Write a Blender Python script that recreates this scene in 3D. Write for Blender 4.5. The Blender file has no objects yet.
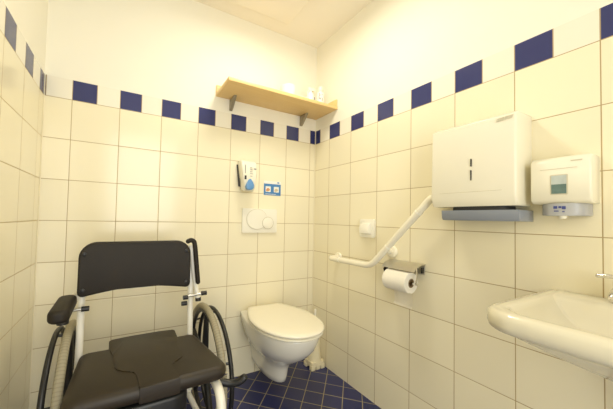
import bpy, bmesh, math, random
from mathutils import Vector, Matrix
scene = bpy.context.scene
COL = scene.collection
PI = math.pi

# ------------------------------------------------------------------ camera
cam = bpy.data.cameras.new('camera')
cam.sensor_width = 36.0
cam.lens = 36.0 * 273.6 / 613.0
cam.shift_x = (306.5 - 271.33) / 613.0
cam.shift_y = (210.13 - 204.5) / 613.0
cam.clip_start = 0.02
cob = bpy.data.objects.new('camera', cam)
COL.objects.link(cob)
R = Vector((0.87999, -0.474446, 0.0227527)); U = Vector((-0.0339225, -0.0149954, 0.9993120)); F = Vector((0.4737784, 0.8801569, 0.0292902))
m = Matrix((R, U, -F)).transposed().to_4x4()
m.translation = Vector((-1.2120, -1.5960, 0.97695))
cob.matrix_world = m
scene.camera = cob

# ------------------------------------------------------------------ world, exposure
w = bpy.data.worlds.new('daylight'); scene.world = w
w.use_nodes = True
w.node_tree.nodes['Background'].inputs[0].default_value = (0.75, 0.86, 1.0, 1)
w.node_tree.nodes['Background'].inputs[1].default_value = 1.2
vs = scene.view_settings
vs.view_transform = 'Standard'; vs.look = 'None'; vs.gamma = 1.0; vs.use_curve_mapping = False
vs.exposure = 0.06
scene.cycles.max_bounces = 14; scene.cycles.diffuse_bounces = 12

def area(name, loc, target, size, power, color, size_y=None):
    l = bpy.data.lights.new(name, 'AREA'); l.energy = power; l.color = color; l.size = size
    if size_y: l.shape = 'RECTANGLE'; l.size_y = size_y
    o = bpy.data.objects.new(name, l); COL.objects.link(o); o.location = loc
    d = Vector(target) - Vector(loc)
    o.rotation_euler = d.to_track_quat('-Z', 'Y').to_euler()
    return o
area('ceiling_lamp_downlight', (-0.58, -0.62, 2.165), (-0.56, -0.62, 0), 0.24, 6.7, (1.0, 0.95, 0.82))
area('doorway_fill_light', (-1.00, -2.45, 1.02), (-0.90, 0, 0.95), 0.80, 19.5, (1.0, 0.955, 0.85), 1.9)  # added fill just outside the rear opening, brightens the lower walls

# ------------------------------------------------------------------ materials
def nmat(name):
    m = bpy.data.materials.new(name); m.use_nodes = True
    return m, m.node_tree.nodes, m.node_tree.links, m.node_tree.nodes['Principled BSDF']

def mat(name, col, rough=0.5, metal=0.0, noise=0.0, scale=40.0, bump=0.0, spec=0.5, coat=0.0):
    m, N, L, b = nmat(name)
    b.inputs['Base Color'].default_value = (*col, 1)
    b.inputs['Roughness'].default_value = rough
    b.inputs['Metallic'].default_value = metal
    b.inputs['Specular IOR Level'].default_value = spec
    b.inputs['Coat Weight'].default_value = coat
    t = N.new('ShaderNodeTexNoise'); t.inputs['Scale'].default_value = scale; t.inputs['Detail'].default_value = 4
    tc = N.new('ShaderNodeTexCoord'); L.new(tc.outputs['Object'], t.inputs['Vector'])
    r = N.new('ShaderNodeMapRange'); r.inputs['To Min'].default_value = 1 - noise; r.inputs['To Max'].default_value = 1 + noise * 0.5
    L.new(t.outputs['Fac'], r.inputs['Value'])
    mx = N.new('ShaderNodeVectorMath'); mx.operation = 'SCALE'; mx.inputs[0].default_value = col
    L.new(r.outputs[0], mx.inputs['Scale']); L.new(mx.outputs[0], b.inputs['Base Color'])
    if bump:
        bp = N.new('ShaderNodeBump'); bp.inputs['Strength'].default_value = bump; bp.inputs['Distance'].default_value = 0.002
        L.new(t.outputs['Fac'], bp.inputs['Height']); L.new(bp.outputs[0], b.inputs['Normal'])
    return m

class NB:
    """small node-maths helper"""
    def __init__(s, N, L): s.N = N; s.L = L
    def m(s, op, a, b=None, c=None):
        n = s.N.new('ShaderNodeMath'); n.operation = op
        for i, v in enumerate((a, b, c)):
            if v is None: continue
            if isinstance(v, (int, float)): n.inputs[i].default_value = v
            else: s.L.new(v, n.inputs[i])
        return n.outputs[0]
    def mix(s, f, a, b):
        n = s.N.new('ShaderNodeMix'); n.data_type = 'RGBA'
        if isinstance(f, (int, float)): n.inputs[0].default_value = f
        else: s.L.new(f, n.inputs[0])
        for k, v in ((6, a), (7, b)):
            if isinstance(v, tuple): n.inputs[k].default_value = (*v, 1)
            else: s.L.new(v, n.inputs[k])
        return n.outputs[2]

H = 0.1924; Z0 = 1.52; BAND = 0.096; W = 0.2
TILE = (0.84, 0.785, 0.595); TWHITE = (0.84, 0.81, 0.70); BLUE = (0.033, 0.040, 0.145); GROUT = (0.40, 0.30, 0.14)
def wall_mat(name, axis, joint, blue_low):
    """tiles 20 x 19 cm up to a band of half tiles, plaster above. joint = coordinate of a vertical joint.
    blue_low: the blue half is on the low-coordinate side of each tile"""
    m, N, L, b = nmat(name); k = NB(N, L)
    g = N.new('ShaderNodeNewGeometry'); sp = N.new('ShaderNodeSeparateXYZ'); L.new(g.outputs['Position'], sp.inputs[0])
    u = k.m('DIVIDE', k.m('SUBTRACT', sp.outputs[axis], joint), W)
    z = sp.outputs[2]
    fu = k.m('FRACT', u)
    du = k.m('MULTIPLY', k.m('MINIMUM', fu, k.m('SUBTRACT', 1.0, fu)), W)
    v = k.m('DIVIDE', k.m('SUBTRACT', z, Z0), H); fv = k.m('FRACT', v)
    dv = k.m('MULTIPLY', k.m('MINIMUM', fv, k.m('SUBTRACT', 1.0, fv)), H)
    inband = k.m('MULTIPLY', k.m('GREATER_THAN', z, Z0), k.m('LESS_THAN', z, Z0 + BAND))
    plaster = k.m('GREATER_THAN', z, Z0 + BAND)
    fh = k.m('FRACT', k.m('MULTIPLY', u, 2.0))
    dh = k.m('MULTIPLY', k.m('MINIMUM', fh, k.m('SUBTRACT', 1.0, fh)), W / 2)
    isblue = k.m('MULTIPLY', inband, k.m('LESS_THAN' if blue_low else 'GREATER_THAN', fu, 0.5))
    dx = k.m('ADD', k.m('MULTIPLY', inband, dh), k.m('MULTIPLY', k.m('SUBTRACT', 1.0, inband), du))
    dtop = k.m('ABSOLUTE', k.m('SUBTRACT', z, Z0 + BAND))
    d = k.m('MINIMUM', k.m('MINIMUM', dx, dv), 1.0)
    mr = N.new('ShaderNodeMapRange'); mr.interpolation_type = 'SMOOTHSTEP'
    mr.inputs['From Min'].default_value = 0.0008; mr.inputs['From Max'].default_value = 0.0019
    mr.inputs['To Min'].default_value = 1; mr.inputs['To Max'].default_value = 0
    L.new(d, mr.inputs['Value'])
    grout = k.m('MULTIPLY', mr.outputs[0], k.m('SUBTRACT', 1.0, plaster))
    # a hair of tone between tiles
    cell = N.new('ShaderNodeCombineXYZ'); L.new(k.m('FLOOR', u), cell.inputs[0]); L.new(k.m('FLOOR', v), cell.inputs[1])
    wn = N.new('ShaderNodeTexWhiteNoise'); L.new(cell.outputs[0], wn.inputs['Vector'])
    vary = k.m('ADD', 0.975, k.m('MULTIPLY', wn.outputs['Value'], 0.05))
    c = k.mix(inband, TILE, TWHITE)
    vm = N.new('ShaderNodeVectorMath'); vm.operation = 'SCALE'; L.new(c, vm.inputs[0]); L.new(vary, vm.inputs['Scale'])
    c = k.mix(isblue, vm.outputs[0], BLUE)
    c = k.mix(grout, c, GROUT)
    c = k.mix(plaster, c, (0.84, 0.82, 0.72))
    L.new(c, b.inputs['Base Color'])
    rg = k.m('ADD', 0.16, k.m('ADD', k.m('MULTIPLY', grout, 0.6), k.m('MULTIPLY', plaster, 0.7)))
    L.new(rg, b.inputs['Roughness'])
    # pillowed edge, slight waviness of the glaze
    e = N.new('ShaderNodeMapRange'); e.inputs['From Min'].default_value = 0; e.inputs['From Max'].default_value = 0.004
    L.new(d, e.inputs['Value'])
    nz = N.new('ShaderNodeTexNoise'); nz.inputs['Scale'].default_value = 9; L.new(g.outputs['Position'], nz.inputs['Vector'])
    hgt = k.m('ADD', k.m('MULTIPLY', e.outputs[0], k.m('SUBTRACT', 1.0, plaster)), k.m('MULTIPLY', nz.outputs['Fac'], 0.6))
    bp = N.new('ShaderNodeBump'); bp.inputs['Strength'].default_value = 0.35; bp.inputs['Distance'].default_value = 0.0012
    L.new(hgt, bp.inputs['Height']); L.new(bp.outputs[0], b.inputs['Normal'])
    return m

def floor_mat():
    m, N, L, b = nmat('blue_floor_tiles'); k = NB(N, L)
    g = N.new('ShaderNodeNewGeometry'); sp = N.new('ShaderNodeSeparateXYZ'); L.new(g.outputs['Position'], sp.inputs[0])
    P = 0.1025; s = 0.70711
    a = k.m('MULTIPLY', k.m('SUBTRACT', sp.outputs[1], sp.outputs[0]), s)
    c = k.m('MULTIPLY', k.m('ADD', sp.outputs[1], sp.outputs[0]), s)
    a = k.m('DIVIDE', k.m('SUBTRACT', a, 0.079), P); c = k.m('DIVIDE', k.m('ADD', c, 0.502), P)
    fa = k.m('FRACT', a); fc = k.m('FRACT', c)
    da = k.m('MINIMUM', fa, k.m('SUBTRACT', 1.0, fa)); dc = k.m('MINIMUM', fc, k.m('SUBTRACT', 1.0, fc))
    d = k.m('MULTIPLY', k.m('MINIMUM', da, dc), P)
    mr = N.new('ShaderNodeMapRange'); mr.inputs['From Min'].default_value = 0.0012; mr.inputs['From Max'].default_value = 0.0024
    mr.inputs['To Min'].default_value = 1; mr.inputs['To Max'].default_value = 0; L.new(d, mr.inputs['Value'])
    cell = N.new('ShaderNodeCombineXYZ'); L.new(k.m('FLOOR', a), cell.inputs[0]); L.new(k.m('FLOOR', c), cell.inputs[1])
    wn = N.new('ShaderNodeTexWhiteNoise'); L.new(cell.outputs[0], wn.inputs['Vector'])
    col = k.mix(wn.outputs['Value'], (0.020, 0.026, 0.115), (0.030, 0.034, 0.125))
    col = k.mix(mr.outputs[0], col, (0.42, 0.36, 0.20))
    L.new(col, b.inputs['Base Color'])
    L.new(k.m('ADD', 0.38, k.m('MULTIPLY', mr.outputs[0], 0.5)), b.inputs['Roughness'])
    bp = N.new('ShaderNodeBump'); bp.inputs['Strength'].default_value = 0.3; bp.inputs['Distance'].default_value = 0.001
    L.new(k.m('SUBTRACT', 1.0, mr.outputs[0]), bp.inputs['Height']); L.new(bp.outputs[0], b.inputs['Normal'])
    return m

def wood_mat():
    m, N, L, b = nmat('pale_beech_shelf'); k = NB(N, L)
    tc = N.new('ShaderNodeTexCoord'); mp = N.new('ShaderNodeMapping'); mp.inputs['Scale'].default_value = (1.5, 26, 26)
    L.new(tc.outputs['Object'], mp.inputs[0])
    n = N.new('ShaderNodeTexNoise'); n.inputs['Scale'].default_value = 3; n.inputs['Detail'].default_value = 6; L.new(mp.outputs[0], n.inputs['Vector'])
    L.new(k.mix(n.outputs['Fac'], (0.74, 0.50, 0.20), (0.84, 0.61, 0.28)), b.inputs['Base Color'])
    b.inputs['Roughness'].default_value = 0.42
    return m

def lamp_mat():
    m, N, L, b = nmat('lamp_diffuser')
    b.inputs['Base Color'].default_value = (0.9, 0.85, 0.7, 1)
    b.inputs['Emission Color'].default_value = (1.0, 0.86, 0.58, 1); b.inputs['Emission Strength'].default_value = 3
    return m
def glass_mat():
    m, N, L, b = nmat('window_glass')
    b.inputs['Base Color'].default_value = (0.95, 0.98, 1, 1); b.inputs['Roughness'].default_value = 0.15
    b.inputs['Transmission Weight'].default_value = 1.0; b.inputs['IOR'].default_value = 1.1
    return m
def tyre_mat():
    m, N, L, b = nmat('grey_ribbed_tyre'); k = NB(N, L)
    tc = N.new('ShaderNodeTexCoord'); sp = N.new('ShaderNodeSeparateXYZ'); L.new(tc.outputs['Object'], sp.inputs[0])
    b.inputs['Roughness'].default_value = 0.7
    ang = k.m('ARCTAN2', k.m('SUBTRACT', sp.outputs[2], 0.28), k.m('SUBTRACT', sp.outputs[1], 0.185))
    rb = k.m('SINE', k.m('MULTIPLY', ang, 150.0))
    L.new(k.mix(k.m('GREATER_THAN', rb, 0.55), (0.33, 0.30, 0.21), (0.28, 0.25, 0.175)), b.inputs['Base Color'])
    bp = N.new('ShaderNodeBump'); bp.inputs['Strength'].default_value = 0.2; bp.inputs['Distance'].default_value = 0.001
    L.new(rb, bp.inputs['Height']); L.new(bp.outputs[0], b.inputs['Normal'])
    return m

M = dict(
    back=wall_mat('cream_tiled_back_wall', 0, -0.048, True),
    right=wall_mat('cream_tiled_right_wall', 1, -0.155, False),
    left=wall_mat('cream_tiled_left_wall', 1, -0.27, True),
    floor=floor_mat(), wood=wood_mat(), lamp=lamp_mat(), glass=glass_mat(), tyre=tyre_mat(),
    plaster=mat('cream_ceiling_paint', (0.88, 0.84, 0.74), 0.9, noise=0.03, scale=3),
    rearwall=mat('cream_wall_paint', (0.84, 0.76, 0.55), 0.6, noise=0.03, scale=3),
    porcelain=mat('glazed_porcelain', (0.78, 0.76, 0.68), 0.10, noise=0.01, coat=0.4),
    basin=mat('glazed_basin', (0.70, 0.66, 0.52), 0.12, noise=0.01, coat=0.3),
    seatplastic=mat('ivory_seat_plastic', (0.86, 0.82, 0.68), 0.22, noise=0.01),
    white=mat('white_plastic', (0.86, 0.84, 0.74), 0.3, noise=0.01),
    dispenser=mat('glossy_white_plastic', (0.84, 0.81, 0.68), 0.18, noise=0.01),
    whitemetal=mat('white_powder_coat', (0.80, 0.78, 0.70), 0.3, noise=0.02),
    barwhite=mat('white_nylon_tube', (0.86, 0.82, 0.68), 0.25, noise=0.01),
    blackpu=mat('black_polyurethane', (0.016, 0.012, 0.008), 0.6, noise=0.12, scale=220, bump=0.15, spec=0.35),
    seatpu=mat('dark_moulded_seat', (0.021, 0.014, 0.006), 0.5, noise=0.10, scale=160, bump=0.12),
    black=mat('black_plastic', (0.012, 0.012, 0.012), 0.4, noise=0.05),
    greyplastic=mat('grey_blue_plastic', (0.27, 0.30, 0.36), 0.35, noise=0.02),
    lightgrey=mat('light_grey_plastic', (0.42, 0.43, 0.45), 0.3, noise=0.02),
    dark=mat('dark_slot', (0.03, 0.03, 0.03), 0.6),
    chrome=mat('chrome', (0.78, 0.76, 0.72), 0.12, 1.0, noise=0.02),
    steel=mat('brushed_steel', (0.66, 0.64, 0.58), 0.28, 1.0, noise=0.05, scale=120),
    bracket=mat('grey_bracket_metal', (0.36, 0.32, 0.24), 0.4, 0.6, noise=0.04),
    paper=mat('toilet_paper', (0.84, 0.81, 0.72), 0.95, noise=0.03, scale=120, bump=0.25),
    card=mat('cardboard_core', (0.25, 0.18, 0.10), 0.9, noise=0.1),
    bluebutton=mat('blue_plastic', (0.12, 0.30, 0.60), 0.3, noise=0.03),
    signblue=mat('printed_blue', (0.06, 0.22, 0.50), 0.35, noise=0.03),
    signwhite=mat('printed_white', (0.82, 0.82, 0.78), 0.35, noise=0.02),
    orange=mat('printed_skin', (0.62, 0.30, 0.14), 0.4, noise=0.2, scale=200),
    tan=mat('printed_tan', (0.60, 0.50, 0.36), 0.4, noise=0.2, scale=200),
    ink=mat('grey_ink', (0.30, 0.30, 0.29), 0.5),
    navy=mat('navy_ink', (0.05, 0.07, 0.25), 0.5),
    emboss=mat('pale_emboss', (0.60, 0.56, 0.43), 0.4),
    brushcream=mat('cream_brush_plastic', (0.82, 0.74, 0.50), 0.3, noise=0.02),
    teal=mat('teal_liquid_window', (0.13, 0.21, 0.20), 0.12, noise=0.4, scale=60),
    windowtop=mat('clear_window_plastic', (0.50, 0.56, 0.55), 0.10, noise=0.2, scale=60),
    silicone=mat('cream_corner_joint', (0.80, 0.74, 0.55), 0.4, noise=0.02),
    pvc=mat('dark_trap_pipe', (0.06, 0.06, 0.055), 0.3, noise=0.05),
    bottlewhite=mat('white_bottle', (0.85, 0.84, 0.80), 0.3, noise=0.02),
)

# ------------------------------------------------------------------ geometry helpers
def root_offset(parent):
    p = parent
    while p.parent: p = p.parent
    return p.location.copy()
NOSHIFT = set()
def obj(name, bm, m, parent=None, smooth=True, angle=0.6):
    """link a bmesh (in world coordinates, or in the thing's own frame for things in NOSHIFT) as one mesh object"""
    bmesh.ops.recalc_face_normals(bm, faces=bm.faces)
    if parent is not None:
        rt = parent
        while rt.parent: rt = rt.parent
        if rt.name not in NOSHIFT:
            bmesh.ops.translate(bm, verts=bm.verts, vec=-rt.location)
    me = bpy.data.meshes.new(name)
    if smooth:
        for f in bm.faces: f.smooth = True
        for e in bm.edges:
            if len(e.link_faces) == 2 and e.calc_face_angle(0) > angle: e.smooth = False
    bm.to_mesh(me); bm.free()
    me.materials.append(m if not isinstance(m, str) else M[m])
    o = bpy.data.objects.new(name, me); COL.objects.link(o)
    if parent is not None: o.parent = parent
    return o
def thing(name, label, cat, loc, group=None, own_frame=False, rz=0):
    o = bpy.data.objects.new(name, None); COL.objects.link(o); o.location = loc
    o.rotation_euler = (0, 0, rz); o.empty_display_size = 0.05
    o['label'] = label; o['category'] = cat
    if group: o['group'] = group
    if own_frame: NOSHIFT.add(o.name)
    return o
def tag(o, label, cat, group=None):
    o['label'] = label; o['category'] = cat
    if group: o['group'] = group
    return o
def struct(name, bm, m, parent=None, smooth=False):
    o = obj(name, bm, m, parent, smooth); o['kind'] = 'structure'; return o

def box(lo, hi, bev=0.0, seg=2, bm=None):
    b2 = bmesh.new()
    bmesh.ops.create_cube(b2, size=1)
    lo = Vector(lo); hi = Vector(hi)
    for v in b2.verts: v.co = Vector([(lo[i] + hi[i]) / 2 + v.co[i] * (hi[i] - lo[i]) for i in range(3)])
    if bev: bmesh.ops.bevel(b2, geom=list(b2.edges), offset=bev, segments=seg, affect='EDGES', profile=0.5)
    return merge(bm, b2)
def merge(bm, b2):
    if bm is None: return b2
    me = bpy.data.meshes.new('tmp'); b2.to_mesh(me); b2.free(); bm.from_mesh(me); bpy.data.meshes.remove(me)
    return bm
def smooth_path(pts, n=6, closed=False):
    P = [Vector(p) for p in pts]; out = []
    N = len(P); rng = range(N) if closed else range(N - 1)
    for i in rng:
        p1, p2 = P[i], P[(i + 1) % N]
        p0 = P[i - 1] if (i > 0 or closed) else p1
        p3 = P[(i + 2) % N] if (closed or i + 2 < N) else p2
        for j in range(n):
            t = j / n
            out.append(0.5 * ((2 * p1) + (p2 - p0) * t + (2 * p0 - 5 * p1 + 4 * p2 - p3) * t * t + (3 * p1 - 3 * p2 + p3 - p0) * t ** 3))
    if not closed: out.append(P[-1])
    return out
def fillet(pts, r, n=6):
    P = [Vector(p) for p in pts]; out = [P[0]]
    for i in range(1, len(P) - 1):
        a = (P[i - 1] - P[i]); b = (P[i + 1] - P[i]); rr = min(r, a.length * 0.48, b.length * 0.48)
        A = P[i] + a.normalized() * rr; B = P[i] + b.normalized() * rr
        for j in range(n + 1):
            t = j / n; out.append(A * (1 - t) ** 2 + P[i] * 2 * t * (1 - t) + B * t * t)
    out.append(P[-1]); return out
def tube(path, r, seg=14, closed=False, bm=None, flat=None, round_ends=False):
    """sweep a circle (or ellipse r x flat) along path; r may be a list"""
    b2 = bmesh.new(); P = [Vector(p) for p in path]; N = len(P)
    if round_ends and not closed and not isinstance(r, list):
        d0 = (P[0] - P[1]).normalized(); d1 = (P[-1] - P[-2]).normalized(); rr = r
        pre = [P[0] + d0 * rr * math.sin(a) for a in (1.45, 1.1, 0.7, 0.35)]
        post = [P[-1] + d1 * rr * math.sin(a) for a in (0.35, 0.7, 1.1, 1.45)]
        rad = [rr * math.cos(a) for a in (1.45, 1.1, 0.7, 0.35)] + [rr] * N + [rr * math.cos(a) for a in (0.35, 0.7, 1.1, 1.45)]
        P = pre + P + post; N = len(P); r = rad
    rs = r if isinstance(r, list) else [r] * N
    rings = []; up = None
    for i in range(N):
        if closed: t = (P[(i + 1) % N] - P[i - 1]).normalized()
        else: t = (P[min(i + 1, N - 1)] - P[max(i - 1, 0)]).normalized()
        if up is None:
            up = Vector((0, 0, 1)) if abs(t.z) < 0.9 else Vector((0, 1, 0))
        up = (up - t * up.dot(t)).normalized(); s = t.cross(up)
        k = (flat / rs[i]) if flat else 1
        rings.append([b2.verts.new(P[i] + (s * math.cos(2 * PI * j / seg) + up * math.sin(2 * PI * j / seg) * k) * rs[i]) for j in range(seg)])
    for i in range(N if closed else N - 1):
        a, b = rings[i], rings[(i + 1) % N]
        for j in range(seg): b2.faces.new((a[j], a[(j + 1) % seg], b[(j + 1) % seg], b[j]))
    if not closed: b2.faces.new(rings[0][::-1]); b2.faces.new(rings[-1])
    return merge(bm, b2)
def loft(rings, cap0=True, cap1=True, bm=None):
    b2 = bmesh.new(); R_ = [[b2.verts.new(p) for p in r] for r in rings]
    n = len(R_[0])
    for a, b in zip(R_, R_[1:]):
        for j in range(n): b2.faces.new((a[j], a[(j + 1) % n], b[(j + 1) % n], b[j]))
    if cap0: b2.faces.new(R_[0][::-1])
    if cap1: b2.faces.new(R_[-1])
    return merge(bm, b2)
def lathe(profile, center, axis='Z', seg=28, bm=None):
    """profile of (radius, height)"""
    rings = []
    for r, h in profile:
        ring = []
        for j in range(seg):
            a = 2 * PI * j / seg; c, s = math.cos(a) * max(r, 1e-4), math.sin(a) * max(r, 1e-4)
            p = {'Z': (c, s, h), 'Y': (s, h, c), 'X': (h, c, s)}[axis]
            ring.append(Vector(center) + Vector(p))
        rings.append(ring)
    return loft(rings, bm=bm)
def prism(pts, axis, a, b, bev=0.0, seg=2, bm=None):
    """extrude a 2D outline along axis from a to b"""
    def P(p, h): return {0: (h, p[0], p[1]), 1: (p[0], h, p[1]), 2: (p[0], p[1], h)}[axis]
    b2 = bmesh.new()
    A = [b2.verts.new(P(p, a)) for p in pts]; B = [b2.verts.new(P(p, b)) for p in pts]
    n = len(pts)
    for j in range(n): b2.faces.new((A[j], A[(j + 1) % n], B[(j + 1) % n], B[j]))
    f1 = b2.faces.new(A[::-1]); f2 = b2.faces.new(B)
    if bev:
        es = list(set(f1.edges[:]) | set(f2.edges[:]))
        bmesh.ops.bevel(b2, geom=es, offset=bev, segments=seg, affect='EDGES', profile=0.5)
    return merge(bm, b2)
def rrect(x0, x1, y0, y1, r, n=6):
    out = []
    for cx, cy, a0 in ((x1 - r, y1 - r, 0), (x0 + r, y1 - r, 90), (x0 + r, y0 + r, 180), (x1 - r, y0 + r, 270)):
        for i in range(n + 1):
            a = math.radians(a0 + 90 * i / n); out.append((cx + r * math.cos(a), cy + r * math.sin(a)))
    return out
def circ(cx, cy, r, n=32, ry=None):
    return [(cx + r * math.cos(2 * PI * i / n), cy + (ry or r) * math.sin(2 * PI * i / n)) for i in range(n)]

# ------------------------------------------------------------------ the room
XL = -1.555; YR = -2.30; CH = 2.235; T = 0.12
struct('floor', box((XL - T, YR - T, -T), (T, T, 0)), 'floor')
struct('ceiling', box((XL - T, YR - T, CH), (T, T, CH + T)), 'plaster')
struct('wall_back', box((XL - T, 0, 0), (T, T, CH)), 'back')
struct('wall_right', box((0, YR - T, 0), (T, 0, CH)), 'right')
struct('wall_left', box((XL - T, YR - T, 0), (XL, 0, CH)), 'left')
# unseen rear wall; its doorway is added to let fill light reach the lower walls
wx0, wx1, wz1 = -1.44, -0.58, 2.05
bm = box((XL, YR - T, 0), (wx0, YR, CH)); box((wx1, YR - T, 0), (0, YR, CH), bm=bm); box((wx0, YR - T, wz1), (wx1, YR, CH), bm=bm)
struct('wall_rear', bm, 'rearwall')
bm = box((wx0, YR - T - .01, 0), (wx0 + 0.03, YR + .01, wz1)); box((wx1 - 0.03, YR - T - .01, 0), (wx1, YR + .01, wz1), bm=bm); box((wx0 + .03, YR - T - .01, wz1 - 0.03), (wx1 - .03, YR + .01, wz1), bm=bm)
struct('trim_3', bm, 'white')
# corner joints of silicone
struct('trim_1', box((-0.006, -0.006, 0), (0, 0, Z0 + BAND), 0.002), 'silicone')
struct('trim_2', box((XL, -0.004, 0), (XL + 0.004, 0, Z0 + BAND), 0.001), 'silicone')

# ------------------------------------------------------------------ ceiling lamp (square fitting, only its rim corner is in the picture)
lx0, lx1, ly0, ly1 = -0.92, -0.335, -0.72, -0.135
t = thing('ceiling_lamp', 'square cream ceiling lamp fitting above the room, its corner at the top edge', 'lamp', (-0.63, -0.43, CH))
bm = bmesh.new()
dz0, dz1 = CH - 0.03, CH
dx0, dx1, dy0, dy1 = -0.78, -0.42, -0.70, -0.46
bm = box((lx0, dy1, dz0), (lx1, ly1, dz1), 0.004); box((lx0, ly0, dz0), (lx1, dy0, dz1), 0.004, bm=bm)
box((lx0, dy0, dz0), (dx0, dy1, dz1), 0.0, bm=bm); box((dx1, dy0, dz0), (lx1, dy1, dz1), 0.0, bm=bm)
obj('housing', bm, 'plaster', t)
obj('diffuser', box((dx0, dy0, CH - 0.042), (dx1, dy1, CH - 0.004), 0.006), 'lamp', t)

# ------------------------------------------------------------------ toilet
TX = -0.418
def egg(w_, wb, yf, z, yb=-0.003, nb=8, nf=18, dome=0.0, p=2.15):
    """outline: back edge at yb half width wb, widest w_ at mid length, round nose at yf"""
    ym = yb + (yf - yb) * 0.50; right = []
    for i in range(nb):
        s = i / nb; e = s * s * (3 - 2 * s); right.append((wb + (w_ - wb) * math.sin(s * PI / 2), yb + (ym - yb) * s))
    for i in range(nf + 1):
        a = i / nf * PI / 2
        right.append((w_ * max(math.cos(a), 0) ** (2 / p), ym + (yf - ym) * math.sin(a) ** (2 / p)))
    pts = [(TX + x, y) for x, y in right] + [(TX - x, y) for x, y in right[-2::-1]]
    return [Vector((x, y, z)) for x, y in pts]
t = thing('toilet', 'white wall-hung toilet with closed lid in the tiled corner', 'toilet', (TX, 0, 0))
rings = [egg(.048, .046, -.285, .080), egg(.060, .052, -.300, .086), egg(.064, .056, -.308, .115), egg(.067, .062, -.318, .160), egg(.076, .072, -.340, .192),
         egg(.096, .082, -.380, .220), egg(.121, .096, -.420, .246), egg(.144, .110, -.463, .278), egg(.160, .122, -.496, .315), egg(.169, .132, -.514, .355), egg(.173, .138, -.522, .385),
         egg(.172, .138, -.522, .394), egg(.165, .134, -.512, .398)]
obj('bowl', loft(rings), 'porcelain', t, angle=1.2)
YB = -0.055
s_ = obj('seat_ring', loft([egg(.176, .10, -.534, 0.3990, YB), egg(.181, .105, -.540, 0.4030, YB), egg(.181, .105, -.540, 0.4090, YB), egg(.177, .10, -.535, 0.4130, YB)]), 'seatplastic', t, angle=1.2)
ld = [egg(.178, .105, -.536, 0.4160, YB), egg(.184, .112, -.544, 0.4200, YB), egg(.185, .113, -.545, 0.4260, YB), egg(.181, .109, -.540, 0.4320, YB), egg(.168, .097, -.522, 0.4360, YB - .01),
      egg(.13, .07, -.46, 0.4385, YB - .04), egg(.07, .04, -.36, 0.4395, YB - .09)]
obj('lid', loft(ld), 'seatplastic', t, angle=1.2)
for sx in (-1, 1):
    obj('hinge', tube([(TX + sx * .075 - .022, -.048, .411), (TX + sx * .075 + .022, -.048, .411)], .011, round_ends=True), 'seatplastic', t)
    obj('fixing_cap', lathe([(.010, 0), (.010, .003), (.006, .005), (0, .005)], (TX + sx * .1, -.16, .27), 'X', 12) if False else
        tube([(TX + sx * .108, -.10, .255), (TX + sx * .122, -.10, .255)], .009, round_ends=False), 'white', t)

# ------------------------------------------------------------------ toilet brush
bx, by = -0.066, -0.115
t = thing('toilet_brush', 'cream toilet brush standing in its holder on the floor behind the toilet', 'toilet brush', (bx, by, 0))
bm = prism(rrect(bx - .05, bx + .05, by - .045, by + .045, .012), 2, .022, .050, .006)
for dx in (-.037, 0, .037):
    for dy in (-.032, .032): box((bx + dx - .015, by + dy - .014, 0), (bx + dx + .015, by + dy + .014, .03), .002, bm=bm)
obj('holder_base', bm, 'brushcream', t)
obj('holder', lathe([(.046, .048), (.044, .06), (.038, .12), (.033, .19), (.032, .235), (.036, .24), (.034, .246), (.012, .25)], (bx, by, 0)), 'brushcream', t)
obj('brush_handle', tube([(bx, by, .245), (bx, by, .30), (bx + .002, by, .37)], .008, round_ends=True), 'seatplastic', t)

# ------------------------------------------------------------------ flush plate
t = thing('flush_plate', 'white flush plate with two round buttons above the toilet', 'flush plate', (-0.439, 0, .88))
obj('plate', prism(rrect(-.562, -.316, .882, 1.036, .006), 1, 0, -.012, .003), 'white', t)
obj('large_button_groove', prism(circ(-.462, .968, .0745, 40, .066), 1, -.0115, -.0126), 'emboss', t)
obj('large_button', prism(circ(-.462, .968, .0715, 40, .063), 1, -.011, -.0165, .002), 'white', t)
obj('small_button_groove', prism(circ(-.385, .945, .0415, 32, .0395), 1, -.0160, -.0172), 'emboss', t)
obj('small_button', prism(circ(-.385, .945, .0385, 32, .0365), 1, -.011, -.0195, .002), 'white', t)

# ------------------------------------------------------------------ seat cleaner dispenser on back wall
t = thing('sanitizer_dispenser', 'small white sanitizer dispenser with a blue drop button on the back wall', 'dispenser', (-.55, 0, 1.13))
sx0, sx1 = -.605, -.505
prof = [(-.012, 1.325), (-.07, 1.322), (-.086, 1.305), (-.092, 1.24), (-.092, 1.19), (-.080, 1.155), (-.055, 1.137), (-.030, 1.140), (-.012, 1.175)]
bm = prism([(p[0], p[1]) for p in prof], 0, sx0, sx1, .010, 3)
for v in bm.verts:
    if v.co.z < 1.26: v.co.x += (1.26 - v.co.z) / .13 * (.026 if v.co.x < -.555 else -.008)
obj('cover', bm, 'dispenser', t, angle=0.9)
bm = prism([(0, 1.305), (-.008, 1.305), (-.030, 1.20), (-.026, 1.165), (0, 1.17)], 0, sx0 - .002, sx1 - .010, .003)
for v in bm.verts:
    if v.co.z < 1.26: v.co.x += (1.26 - v.co.z) / .13 * (.022 if v.co.x < -.555 else -.008)
obj('back_plate', bm, 'black', t)
drop = [(-.553 + .026 * math.cos(a), 1.164 + .022 * math.sin(a) + (.024 * max(0, math.sin(a)) ** 3)) for a in [2 * PI * i / 28 for i in range(28)]]
obj('blue_button', prism(drop, 1, -.070, -.101, .004), 'bluebutton', t)
bm = box((-.588, -.0935, 1.205), (-.576, -.0915, 1.228)); obj('dark_window', bm, 'dark', t)
bm = box((-.586, -.0925, 1.24), (-.581, -.0905, 1.293)); obj('printed_strip', bm, 'ink', t)
bm = bmesh.new()
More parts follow.
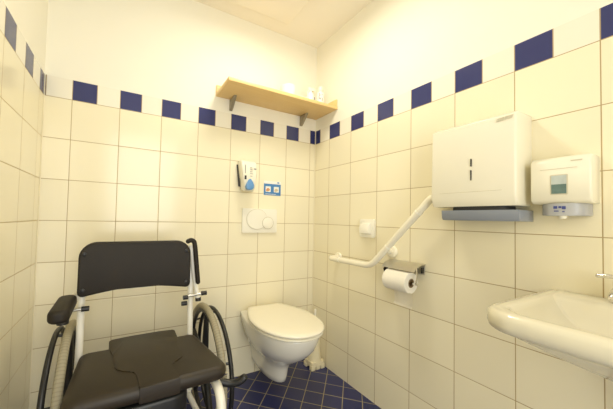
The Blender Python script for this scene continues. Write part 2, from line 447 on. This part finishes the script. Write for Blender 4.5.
for i, zz in enumerate((1.225, 1.24, 1.252, 1.264, 1.276)): box((-.553, -.0935, zz), (-.538 + .004 * (i % 2), -.0905, zz + .003), bm=bm)
obj('printed_lines', bm, 'ink', t)
obj('printed_mark', box((-.527, -.0925, 1.268), (-.512, -.0895, 1.276)), 'ink', t)

# ------------------------------------------------------------------ instruction card
t = thing('instruction_card', 'small blue and white instruction card with two pictures on the tiles', 'sign', (-.35, 0, 1.13))
sgx0, sgx1 = -.413, -.286
obj('card', box((sgx0, -.002, 1.128), (sgx1, 0, 1.222)), 'signwhite', t, smooth=False)
obj('blue_field', box((sgx0, -.003, 1.128), (sgx1, -.0018, 1.203)), 'signblue', t, smooth=False)
obj('blue_logo', prism(circ(sgx1 - .020, 1.214, .009, 16, .0045), 1, -.0018, -.003), 'signblue', t)
for k_, (xa, c_) in enumerate(((sgx0 + .008, 'orange'), (sgx0 + .070, 'tan'))):
    f = obj('picture', prism(rrect(xa + .004, xa + .042, 1.149, 1.186, .004), 1, -.0025, -.004), 'signwhite', t)
    obj('hand_print', prism([(xa + .006, 1.158), (xa + .014, 1.152), (xa + .030, 1.156), (xa + .036, 1.164), (xa + .030, 1.172), (xa + .020, 1.175), (xa + .012, 1.170)], 1, -.0038, -.0048), c_, f)
obj('caption_lines', box((sgx0 + .012, -.0042, 1.134), (sgx0 + .09, -.0028, 1.137)), 'signwhite', t, smooth=False)

# ------------------------------------------------------------------ shelf
SZ = 1.700; SD = -.232; SX0 = -.750
t = thing('wall_shelf', 'pale beech wall shelf high on the back wall, on two grey brackets', 'shelf', (-.38, 0, SZ))
obj('board', box((SX0, SD, SZ), (-.001, -.001, SZ + .020), .002), 'wood', t)
obj('back_upstand', box((SX0, -.014, SZ + .019), (-.001, -.001, SZ + .066), .002), 'wood', t)
obj('side_upstand', box((-.014, SD + .003, SZ + .019), (-.001, -.014, SZ + .066), .002), 'wood', t)
for xx in (-.655, -.135):
    pts = [(-.001, SZ - .001), (-.001, SZ - .068), (-.012, SZ - .072), (-.03, SZ - .055), (-.06, SZ - .018), (-.085, SZ - .001)]
    obj('bracket', prism([(p[0], p[1]) for p in pts], 0, xx - .009, xx + .009, .003), 'bracket', t)
ST = SZ + .020
# things on it
t = thing('printed_bottle', 'white bottle with dark printed label standing at the right end of the shelf', 'bottle', (-.070, -.135, ST))
c = (-.070, -.135, ST)
obj('bottle_body', lathe([(.022, 0), (.027, .004), (.027, .095), (.024, .108), (.012, .118), (.012, .124)], c), 'bottlewhite', t)
obj('bottle_cap', lathe([(.015, .122), (.015, .146), (.012, .150), (0, .150)], c), 'white', t)
bm = bmesh.new()
for (a, z0_, ww, hh) in ((-2.3, .078, .007, .012), (-2.2, .055, .009, .012), (-2.5, .060, .004, .020), (-2.35, .030, .006, .006), (-1.75, .085, .004, .006), (-1.7, .045, .003, .022), (-2.45, .092, .004, .006)):
    px, py = c[0] + .0272 * math.cos(a), c[1] + .0272 * math.sin(a)
    box((px - ww / 2, py - .0015, ST + z0_), (px + ww / 2, py + .0015, ST + z0_ + hh), bm=bm)
obj('printed_label', bm, 'ink', t)
c = (-.155, -.14, ST)
t = thing('spray_bottle', 'white trigger spray bottle beside the printed bottle on the shelf', 'bottle', c)
obj('bottle_body', lathe([(.018, 0), (.024, .004), (.024, .06), (.020, .078), (.010, .094), (.010, .102)], c), 'bottlewhite', t)
obj('spray_head', box((c[0] - .018, c[1] - .010, ST + .100), (c[0] + .030, c[1] + .010, ST + .122), .005), 'white', t)
obj('trigger', tube([(c[0] - .014, c[1], ST + .104), (c[0] - .024, c[1], ST + .09), (c[0] - .022, c[1], ST + .07)], .004), 'white', t)
obj('label_strip', box((c[0] + .016, c[1] - .0235, ST + .008), (c[0] + .020, c[1] - .015, ST + .055)), 'greyplastic', t)
c = (-.215, -.125, ST)
t = tag(obj('small_box', box((c[0] - .03, c[1] - .03, ST), (c[0] + .028, c[1] + .03, ST + .045), .003), 'bottlewhite'), 'low white box on the shelf left of the spray bottle', 'box')
c = (-.315, -.12, ST)
t = thing('spare_toilet_roll', 'white spare toilet roll standing on the wall shelf, left of the bottles', 'toilet roll', c)
obj('paper', lathe([(.018, 0), (.048, 0), (.050, .003), (.050, .094), (.048, .097), (.018, .097)], c), 'paper', t)
obj('core', lathe([(.0175, .001), (.0185, .001), (.0185, .098), (.016, .098), (.016, .05), (0, .05)], c), 'card', t)

# ------------------------------------------------------------------ call switch
t = thing('wall_switch', 'white rocker switch on the right wall above the grab rail', 'switch', (0, -.498, .88))
obj('frame', prism(rrect(-.552, -.446, .882, .984, .010), 0, 0, -.012, .004), 'white', t)
obj('rocker', prism([(-.005, .968), (-.030, .955), (-.040, .93), (-.036, .905), (-.005, .898)], 1, -.530, -.464, .005), 'white', t)

# ------------------------------------------------------------------ grab rail
t = thing('grab_rail', 'white angled grab rail on the right wall rising to the towel dispenser', 'grab rail', (0, -.58, .74))
path = fillet([(0, -.262, .738), (-.078, -.262, .738), (-.078, -.590, .742), (-.078, -.80, .966)], .045, 8) + fillet([(-.078, -.82, .9873), (-.078, -.905, 1.078), (-.001, -.907, 1.080)], .022, 8)
obj('rail', tube(path, .0155, 18), 'barwhite', t)
for (y, z, fr) in ((-.262, .738, .032), (-.905, 1.078, .022)):
    obj('wall_flange', lathe([(.0, 0), (fr, 0), (fr, -.006), (fr - .003, -.010), (.017, -.012), (.0165, -.013)], (0, y, z), 'X'), 'barwhite', t)
obj('wall_flange', lathe([(.0, 0), (.030, 0), (.030, -.008), (.026, -.013), (.014, -.016)], (0, -.658, .822), 'X'), 'barwhite', t)
obj('support_arm', tube([(-.010, -.658, .822), (-.05, -.664, .825), (-.076, -.676, .835)], .011), 'barwhite', t)
for a, b in (((-.078, -.355, .7395), (-.078, -.362, .7395)), ((-.078, -.690, .849), (-.078, -.695, .854)), ((-.078, -.845, 1.014), (-.078, -.850, 1.019))):
    obj('joint_ring', tube([a, b], .0161, 18), 'white', t)

# ------------------------------------------------------------------ toilet paper holder and roll
t = thing('paper_holder', 'steel toilet paper holder on the right wall under the grab rail', 'paper holder', (0, -.715, .75))
obj('wall_plate', box((-.004, -.830, .735), (0, -.672, .782), .001), 'steel', t)
hood = [(-.003, .780), (-.030, .781), (-.060, .772), (-.085, .753), (-.0875, .7535), (-.062, .776), (-.031, .7845), (-.003, .7835)]
obj('hood', prism(hood, 1, -.835, -.665), 'steel', t)
obj('left_clip', prism([(-.01, .775), (-.055, .775), (-.080, .742), (-.070, .715), (-.05, .745), (-.01, .755)], 1, -.672, -.668), 'black', t)
obj('wire_loop', tube(fillet([(-.07, -.836, .768), (-.072, -.838, .735), (-.078, -.838, .702), (-.064, -.838, .700)], .02), .003, 8), 'chrome', t)
obj('right_clip', box((-.040, -.842, .745), (-.024, -.834, .772), .003), 'black', t)
obj('spindle', tube([(-.072, -.838, .700), (-.072, -.672, .700)], .006, 12), 'chrome', t)
rc = (-.072, 0, .700)
t = thing('toilet_roll', 'white toilet roll hanging in the steel holder, its loose end down', 'toilet roll', (-.072, -.75, .70))
def ring_prof(r0, r1, a, b): return [(r0, a), (r1 - .002, a), (r1, a + .002), (r1, b - .002), (r1 - .002, b), (r0, b), (r0, a)]
bm = bmesh.new()
rr_ = [[Vector((rc[0] + r * math.sin(2 * PI * j / 40), h, rc[2] + r * math.cos(2 * PI * j / 40))) for j in range(40)] for r, h in ring_prof(.021, .0475, -.812, -.692)]
obj('paper', loft(rr_, False, False), 'paper', t)
rr_ = [[Vector((rc[0] + r * math.sin(2 * PI * j / 24), h, rc[2] + r * math.cos(2 * PI * j / 24))) for j in range(24)] for r, h in ring_prof(.0155, .0209, -.813, -.691)]
obj('core', loft(rr_, False, False), 'card', t)
bm = bmesh.new(); rows = []
prof = [(-.092, .660), (-.088, .645), (-.086, .63), (-.086, .61), (-.088, .598), (-.095, .592)]
for i, (x, z) in enumerate(prof):
    rows.append([(x - .004 * math.sin(j), -.738 - .090 * j / 6, z + (.006 * (1 - j / 6) if i > 3 else 0)) for j in range(7)])
vv = [[bm.verts.new(p) for p in r] for r in rows]
for a, b in zip(vv, vv[1:]):
    for j in range(6): bm.faces.new((a[j], a[j + 1], b[j + 1], b[j]))
bmesh.ops.solidify(bm, geom=bm.faces[:], thickness=.0008)
obj('loose_sheet', bm, 'paper', t)

# ------------------------------------------------------------------ paper towel dispenser
t = thing('towel_dispenser', 'large white folded paper towel dispenser on the right wall', 'dispenser', (0, -1.07, 1.0))
dy0, dy1, dzb, dzt = -1.203, -.930, 1.036, 1.345
prof = [(0, dzb), (-.110, dzb), (-.124, dzb + .03), (-.118, dzt - .012), (-.100, dzt), (0, dzt)]
obj('cover', prism([(p[0], p[1]) for p in prof], 1, dy1, dy0, .007, 3), 'dispenser', t, angle=0.9)
bm = bmesh.new()
for a, b in ((1.178, 1.206), (1.128, 1.165)): prism(rrect(-1.0765, -1.0725, a, b, .0019, 4), 0, -.1195, -.1245, bm=bm)
obj('level_slot', bm, 'dark', t)
obj('embossed_line', box((-.1236, -1.165, 1.086), (-.1215, -.965, 1.088)), 'emboss', t)
# faint raised slanting wordmark near the top right corner: unreadable dashes, as in the picture
bm = bmesh.new()
y = -1.148
for i, wdt in enumerate((.006, .006, .005, .006, .007, .006)):
    zt = 1.3165 + .0006 * i
    prism([(y, zt), (y - wdt, zt), (y - wdt - .003, zt + .010), (y - .003, zt + .010)], 0, -.1180, -.1207, bm=bm); y -= .0076
obj('raised_wordmark', bm, 'emboss', t)
bm = prism([(0, .985), (-.098, .985), (-.104, .992), (-.108, 1.022), (0, 1.022)], 1, -.962, -1.205, .003)
obj('outlet_tray', bm, 'greyplastic', t)
obj('outlet_gap', prism(rrect(-.100, -.01, -1.17, -.99, .03), 2, 1.021, 1.038), 'dark', t)

# ------------------------------------------------------------------ soap dispenser
t = thing('soap_dispenser', 'white foam soap dispenser with a small window on the right wall over the basin', 'dispenser', (0, -1.29, 1.0))
e0, e1 = -1.352, -1.222
prof = [(0, 1.040), (-.066, 1.040), (-.078, 1.050), (-.078, 1.168), (-.066, 1.180), (0, 1.180)]
obj('cover', prism(prof, 1, e1, e0, .005, 3), 'dispenser', t, angle=0.9)
win_ = obj('window_frame', prism(rrect(-1.306, -1.268, 1.066, 1.126, .003), 0, -.0775, -.0790), 'emboss', t)
obj('window_upper', box((-.0800, -1.303, 1.097), (-.0788, -1.271, 1.123)), 'windowtop', win_, smooth=False)
obj('window_lower', box((-.0800, -1.303, 1.069), (-.0788, -1.271, 1.097)), 'teal', win_, smooth=False)
obj('embossed_line', box((-.0788, -1.325, 1.143), (-.0778, -1.245, 1.1442)), 'emboss', t)
obj('raised_wordmark', box((-.0790, -1.335, 1.162), (-.0778, -1.312, 1.165)), 'emboss', t)
pts = [(-.004, -1.338), (-.004, -1.240)] + [(-.040 - .034 * math.sin(a), -1.289 + .049 * math.cos(a)) for a in [PI * i / 16 for i in range(17)]]
obj('push_bar', prism([(p[0], p[1]) for p in pts], 2, 1.004, 1.0405, .003), 'lightgrey', t)
bm = bmesh.new()
for yy, zz, ww, hh in ((-1.278, 1.0245, .008, .008), (-1.288, 1.026, .006, .006), (-1.296, 1.023, .008, .009), (-1.280, 1.016, .010, .003), (-1.295, 1.014, .005, .003)):
    box((-.0752, yy - ww / 2, zz), (-.0735, yy + ww / 2, zz + hh), bm=bm)
obj('printed_hands_mark', bm, 'navy', t)
obj('nozzle', lathe([(.009, 0), (.009, -.006), (.004, -.010)], (-.060, -1.290, 1.004)), 'white', t)

# ------------------------------------------------------------------ wash basin
BZ = .772; CY = -1.545; 
t = thing('wash_basin', 'white wall-mounted wash basin with rounded corners at the right edge', 'wash basin', (0, CY, 0))
def bas(x0, x1, hw, r, z, n=8, tilt=0.0):
    pts = []
    for cx, cy, a0, rr in ((x1 - .008, CY + hw - .008, 0, .008), (x0 + r, CY + hw - r, 90, r), (x0 + r, CY - hw + r, 180, r), (x1 - .008, CY - hw + .008, 270, .008)):
        for i in range(n + 1):
            a = math.radians(a0 + 90 * i / n); pts.append(Vector((cx + rr * math.cos(a), cy + rr * math.sin(a), z)))
    return pts
X1 = -.002
rings = [bas(-.13, X1, .09, .05, .60), bas(-.19, X1, .13, .06, .612), bas(-.27, X1, .18, .07, .640), bas(-.35, X1, .23, .07, .678), bas(-.405, X1, .268, .07, .708), bas(-.430, X1, .288, .07, .722), bas(-.441, X1, .297, .068, .726),
         bas(-.446, X1, .301, .068, .731), bas(-.449, X1, .303, .066, .742), bas(-.449, X1, .303, .066, .758), bas(-.446, X1, .301, .066, .767), bas(-.438, X1, .295, .064, BZ), bas(-.418, X1, .279, .060, BZ),
         bas(-.410, -.085, .270, .058, .7695), bas(-.402, -.093, .263, .056, .757), bas(-.384, -.105, .243, .07, .725), bas(-.345, -.13, .200, .08, .690), bas(-.28, -.17, .12, .05, .668), bas(-.24, -.20, .03, .018, .664)]
# inner rings have a straight back: keep the same point count
obj('basin', loft(rings), 'basin', t, angle=1.0)
obj('drain', lathe([(.022, .6645), (.022, .668), (.014, .668), (.010, .6665)], (-.22, CY, 0)), 'chrome', t)
obj('overflow', lathe([(.010, 0), (.010, .004), (.004, .004)], (-.098, CY, .745), 'X'), 'chrome', t)
t2 = thing('drain_trap', 'dark drain trap pipe under the wash basin', 'pipe', (-.07, CY, .0))
obj('trap_pipe', tube(fillet([(-.07, CY, .605), (-.07, CY, .47), (-.12, CY, .44), (-.15, CY, .49), (-.10, CY, .53), (-.001, CY, .53)], .04), .017), 'pvc', t2)
obj('wall_rosette', lathe([(0, 0), (.034, 0), (.034, -.004), (.018, -.010)], (0, CY, .53), 'X'), 'chrome', t2)
# tap near the wall side of the rim
ty = -1.400; tx = -.052
t = thing('basin_tap', 'chrome tap on the basin rim by the wall, cut by the right edge', 'tap', (tx, ty, BZ))
obj('tap_body', lathe([(.026, .0), (.026, .006), (.019, .012), (.018, .055), (.015, .062), (0, .064)], (tx, ty, BZ)), 'chrome', t)
obj('spout', tube(smooth_path([(tx, ty, BZ + .035), (tx - .05, ty, BZ + .042), (tx - .09, ty, BZ + .030), (tx - .095, ty, BZ + .022)]), .010), 'chrome', t)
obj('lever', tube(smooth_path([(tx, ty, BZ + .060), (tx + .004, ty + .02, BZ + .068), (tx + .006, ty + .045, BZ + .066)]), .006, round_ends=True), 'chrome', t)

# ------------------------------------------------------------------ wheelchair (own frame: origin on the floor under the seat, -y is forward)
wc = thing('wheelchair', 'black commode wheelchair with white frame and large grey tyres', 'wheelchair', (-1.138, -.49, 0), own_frame=True, rz=math.radians(1.0))
def seat_outline(hw_f, hw_b, yf, yb, rf, rb):
    pts = []
    for cx, cy, r, a0 in ((hw_b - rb, yb - rb, rb, 0), (-hw_b + rb, yb - rb, rb, 90), (-hw_f + rf, yf + rf, rf, 180), (hw_f - rf, yf + rf, rf, 270)):
        for i in range(7):
            a = math.radians(a0 + 90 * i / 6); pts.append((cx + r * math.cos(a), cy + r * math.sin(a)))
    return pts
def soft_pad(outline_fn, z0, z1, e):
    """pad with rounded edges: outline_fn(inset) -> points"""
    rings = []
    for a in (0, 22, 45, 67, 90):
        s = math.radians(a); rings.append([Vector((p[0], p[1], z0 + e * (1 - math.sin(s)) if False else z0 + e - e * math.cos(s))) for p in outline_fn(e * (1 - math.sin(s)))])
    for a in (90, 67, 45, 22, 0):
        s = math.radians(a); rings.append([Vector((p[0], p[1], z1 - e + e * math.cos(s))) for p in outline_fn(e * (1 - math.sin(s)))])
    return loft(rings)
so = lambda i: [(x + .010 + .014 * (.12 - y) / .325, y) for x, y in seat_outline(.235 - i, .209 - i, -.205 + i, .120 - i, .035, .022)]
seat = obj('seat', soft_pad(so, .418, .468, .020), 'seatpu', wc, angle=1.2)
# removable insert, bulging in the middle like a keyhole
half = [(.078, .185), (.115, .170), (.116, .08), (.112, .05), (.108, .02), (.108, -.02), (.110, -.045), (.102, -.072), (.082, -.092), (.062, -.108), (.056, -.135), (.058, -.209)]
sp_ = smooth_path([(.124, .10, 0)] + [(x, y, 0) for x, y in half[3:]], 5)
hp = [(.060, .190), (.118, .187), (.126, .176)] + [(p.x, p.y) for p in sp_]
full = [(x + .020 + .018 * max(0, -y) / .2, y) for x, y in hp] + [(-x + .020 + .018 * max(0, -y) / .2, y) for x, y in hp[::-1]]
bm = prism(full, 2, .420, .4705, .004, 3)
obj('seat_insert', bm, 'seatpu', wc, angle=0.8)
# insert front edge closes the opening
obj('commode_pan', soft_pad(lambda i: [(x, y - .03) for x, y in rrect(-.13 + i, .13 - i, -.17 + i, .13 - i, .05 - i * .5)], .30, .412, .012), 'black', wc)
# backrest
def back_out(i):
    pts = []
    r = .055 - i * .4
    x1, z1, z0 = .199 - i, .872 - i, .676 + i
    for k_ in range(8):
        a = math.radians(0 + 90 * k_ / 7); pts.append((x1 - r + r * math.cos(a), z1 - r + r * math.sin(a)))
    for k_ in range(8):
        a = math.radians(90 + 90 * k_ / 7); pts.append((-x1 + r + r * math.cos(a), z1 - r + r * math.sin(a)))
    r2 = .018
    for k_ in range(5):
        a = math.radians(180 + 90 * k_ / 4); pts.append((-x1 + r2 + r2 * math.cos(a), z0 + r2 + r2 * math.sin(a)))
    for k_ in range(1, 8):
        s = k_ / 8; pts.append((-x1 + r2 + (2 * x1 - 2 * r2) * s, z0 + .014 * math.sin(PI * s)))
    for k_ in range(5):
        a = math.radians(270 + 90 * k_ / 4); pts.append((x1 - r2 + r2 * math.cos(a), z0 + r2 + r2 * math.sin(a)))
    return pts
rings = []; e = .010; yb0, yb1 = .145, .110
for a in (0, 30, 60, 90):
    s = math.radians(a); rings.append([Vector((p[0] - .012, yb0 - e * (1 - math.cos(s)) + (p[1] - .66) * .05 + .030 * (p[0] / .2) ** 2 * -1, p[1])) for p in back_out(e * (1 - math.sin(s)))])
for a in (90, 60, 30, 0):
    s = math.radians(a); rings.append([Vector((p[0] - .012, yb1 + e * (1 - math.cos(s)) + (p[1] - .66) * .05 + .030 * (p[0] / .2) ** 2 * -1, p[1])) for p in back_out(e * (1 - math.sin(s)))])
# a curved panel needs inner vertices: bridge with a grid of columns instead of one n-gon cap
b2 = bmesh.new(); RR = [[b2.verts.new(p) for p in r] for r in rings]; n = len(RR[0])
for a, b in zip(RR, RR[1:]):
    for j in range(n): b2.faces.new((a[j], a[(j + 1) % n], b[(j + 1) % n], b[j]))
for ring in (RR[0], RR[-1]):
    fc = b2.faces.new(ring); bmesh.ops.triangulate(b2, faces=[fc], quad_method='BEAUTY', ngon_method='BEAUTY')
backrest = obj('backrest', b2, 'blackpu', wc, angle=1.0)
for sx in (-1, 1):
    for zz in (.70, .83):
        yy = yb1 + (zz - .66) * .05 - .030 * (.186 / .2) ** 2
        obj('backrest_bolt', lathe([(.008, .004), (.008, -.002), (.004, -.004), (0, -.004)], (sx * .182 - .012, yy, zz), 'Y', 14), 'black', backrest)
# frame tubes
FR = 'whitemetal'
for sx in (-1, 1):
    X = sx * .200; FX = sx * .200 + .026
    obj('back_post', tube(fillet([(X, .146, .80), (X, .140, .66), (X, .120, .40), (X, .120, .20)], .03), .0125), FR, wc)
    obj('side_rail', tube(fillet([(sx * .200, .13, .402), (FX, -.14, .402), (FX, -.215, .392), (FX, -.245, .30), (FX, -.240, .16)], .05), .0155), FR, wc)
    obj('lower_rail', tube([(sx * .200, .12, .21), (FX, -.240, .19)], .011), FR, wc)
obj('cross_tube', tube([(-.20, .12, .30), (.20, .12, .30)], .011), FR, wc)
obj('cross_tube', tube([(-.176, -.18, .193), (.222, -.18, .193)], .011), FR, wc)
# big wheels
WR = .28; WY = .185
def torus(cx, cy, cz, R_, r_, seg=64, s2=14, flat=None):
    return tube([(cx, cy + R_ * math.cos(2 * PI * i / seg), cz + R_ * math.sin(2 * PI * i / seg)) for i in range(seg)], r_, s2, closed=True)
for sx in (-1, 1):
    X = sx * .262 + .026
    wh = obj('wheel', torus(X, WY, WR, WR - .0145, .0145), 'tyre', wc, angle=2)
    obj('rim', torus(X, WY, WR, WR - .034, .010), 'black', wh, angle=2)
    obj('hub', lathe([(0, -.030), (.028, -.030), (.034, -.02), (.034, .02), (.028, .030), (0, .030)], (X, WY, WR), 'X'), 'black', wh)
    for k_ in range(5):
        a = 2 * PI * k_ / 5 + .35
        c_, s2_ = math.cos(a), math.sin(a)
        bm = tube([(X, WY + c_ * .028, WR + s2_ * .028), (X, WY + c_ * (WR - .036), WR + s2_ * (WR - .036))], [.017, .012], 12)
        obj('spoke', bm, 'black', wh)
    PX = sx * .302 + .026
    pr_ = obj('push_rim', torus(PX, WY, WR, .252, .0095), 'black', wc, angle=2)
    for k_ in range(6):
        a = 2 * PI * k_ / 6 + .62
        obj('standoff', tube([(PX, WY + math.cos(a) * .25, WR + math.sin(a) * .25), (X + sx * .006, WY + math.cos(a) * .247, WR + math.sin(a) * .247)], .0055, 10), 'black', pr_)
    obj('axle', tube([(sx * .20, WY, WR), (sx * .262 + .026, WY, WR)], .010), FR, wc)
    # axle bracket to the post
    obj('axle_plate', box((sx * .205 - .006, .10, WR - .05), (sx * .205 + .006, .20, WR + .05), .003), FR, wc)
    # castors
    CX_ = sx * .200 + .026
    cst = obj('castor_fork', tube(fillet([(CX_, -.240, .17), (CX_, -.240, .135), (CX_ + .016, -.235, .125), (CX_ + .016, -.215, .06)], .015), .007), FR, wc)
    obj('castor_wheel', lathe([(0, -.012), (.05, -.012), (.06, -.006), (.06, .006), (.05, .012), (0, .012)], (CX_, -.215, .06), 'X'), 'black', wc)
    # brake lever
    obj('brake_lever', tube(smooth_path([(sx * .205 + .026, -.13, .385), (sx * .255 + .026, -.15, .372), (sx * .285 + .026, -.165, .376), (sx * .305 + .026, -.172, .390)], 4), .0135, round_ends=True), 'black', wc)
    obj('brake_shoe', tube([(sx * .205 + .026, -.125, .40), (sx * .26 + .026, -.105, .385)], .007), 'steel', wc)
# left armrest, lowered
ax = -.232
obj('armrest_tube', tube(fillet([(-.205, .145, .662), (-.222, .140, .675), (ax, .10, .674), (ax, -.08, .674)], .03), .011), FR, wc)
def arm_pad(i):
    return rrect(ax - .027 + i, ax + .027 - i, -.130 + i, .070 - i, max(.004, .024 - i))
obj('armrest_pad', soft_pad(arm_pad, .660, .698, .013), 'blackpu', wc, angle=1.2)
obj('armrest_knob', tube([(ax + .004, -.06, .664), (ax + .004, -.06, .640)], .016), 'black', wc)
# right armrest, folded up beside the backrest
obj('armrest_tube', tube(fillet([(.230, .118, .612), (.214, .128, .70), (.192, .120, .850)], .05), .010), FR, wc)
obj('armrest_pad', tube(fillet([(.178, .112, .868), (.190, .110, .874), (.203, .106, .868), (.208, .104, .840), (.224, .104, .690)], .012), .0100, 14, round_ends=True), 'blackpu', wc, angle=2)
obj('tube_end_cap', tube([(.230, .118, .618), (.231, .117, .604)], .0125), 'black', wc)
for (x0_, x1_, y_, z_) in ((.162, .182, .100, .630), (.240, .262, .100, .640), (.156, .178, .100, .605), (-.252, -.232, .100, .625), (-.196, -.172, .100, .632)):
    obj('clamp_knob', tube([(x0_, y_, z_), (x1_, y_, z_)], .0095, 12, round_ends=False), 'black', wc)
obj('clamp_bar', tube([(.170, .112, .630), (.250, .112, .636)], .006), 'steel', wc)
obj('clamp_bar', tube([(-.24, .112, .628), (-.18, .112, .630)], .006), 'steel', wc)
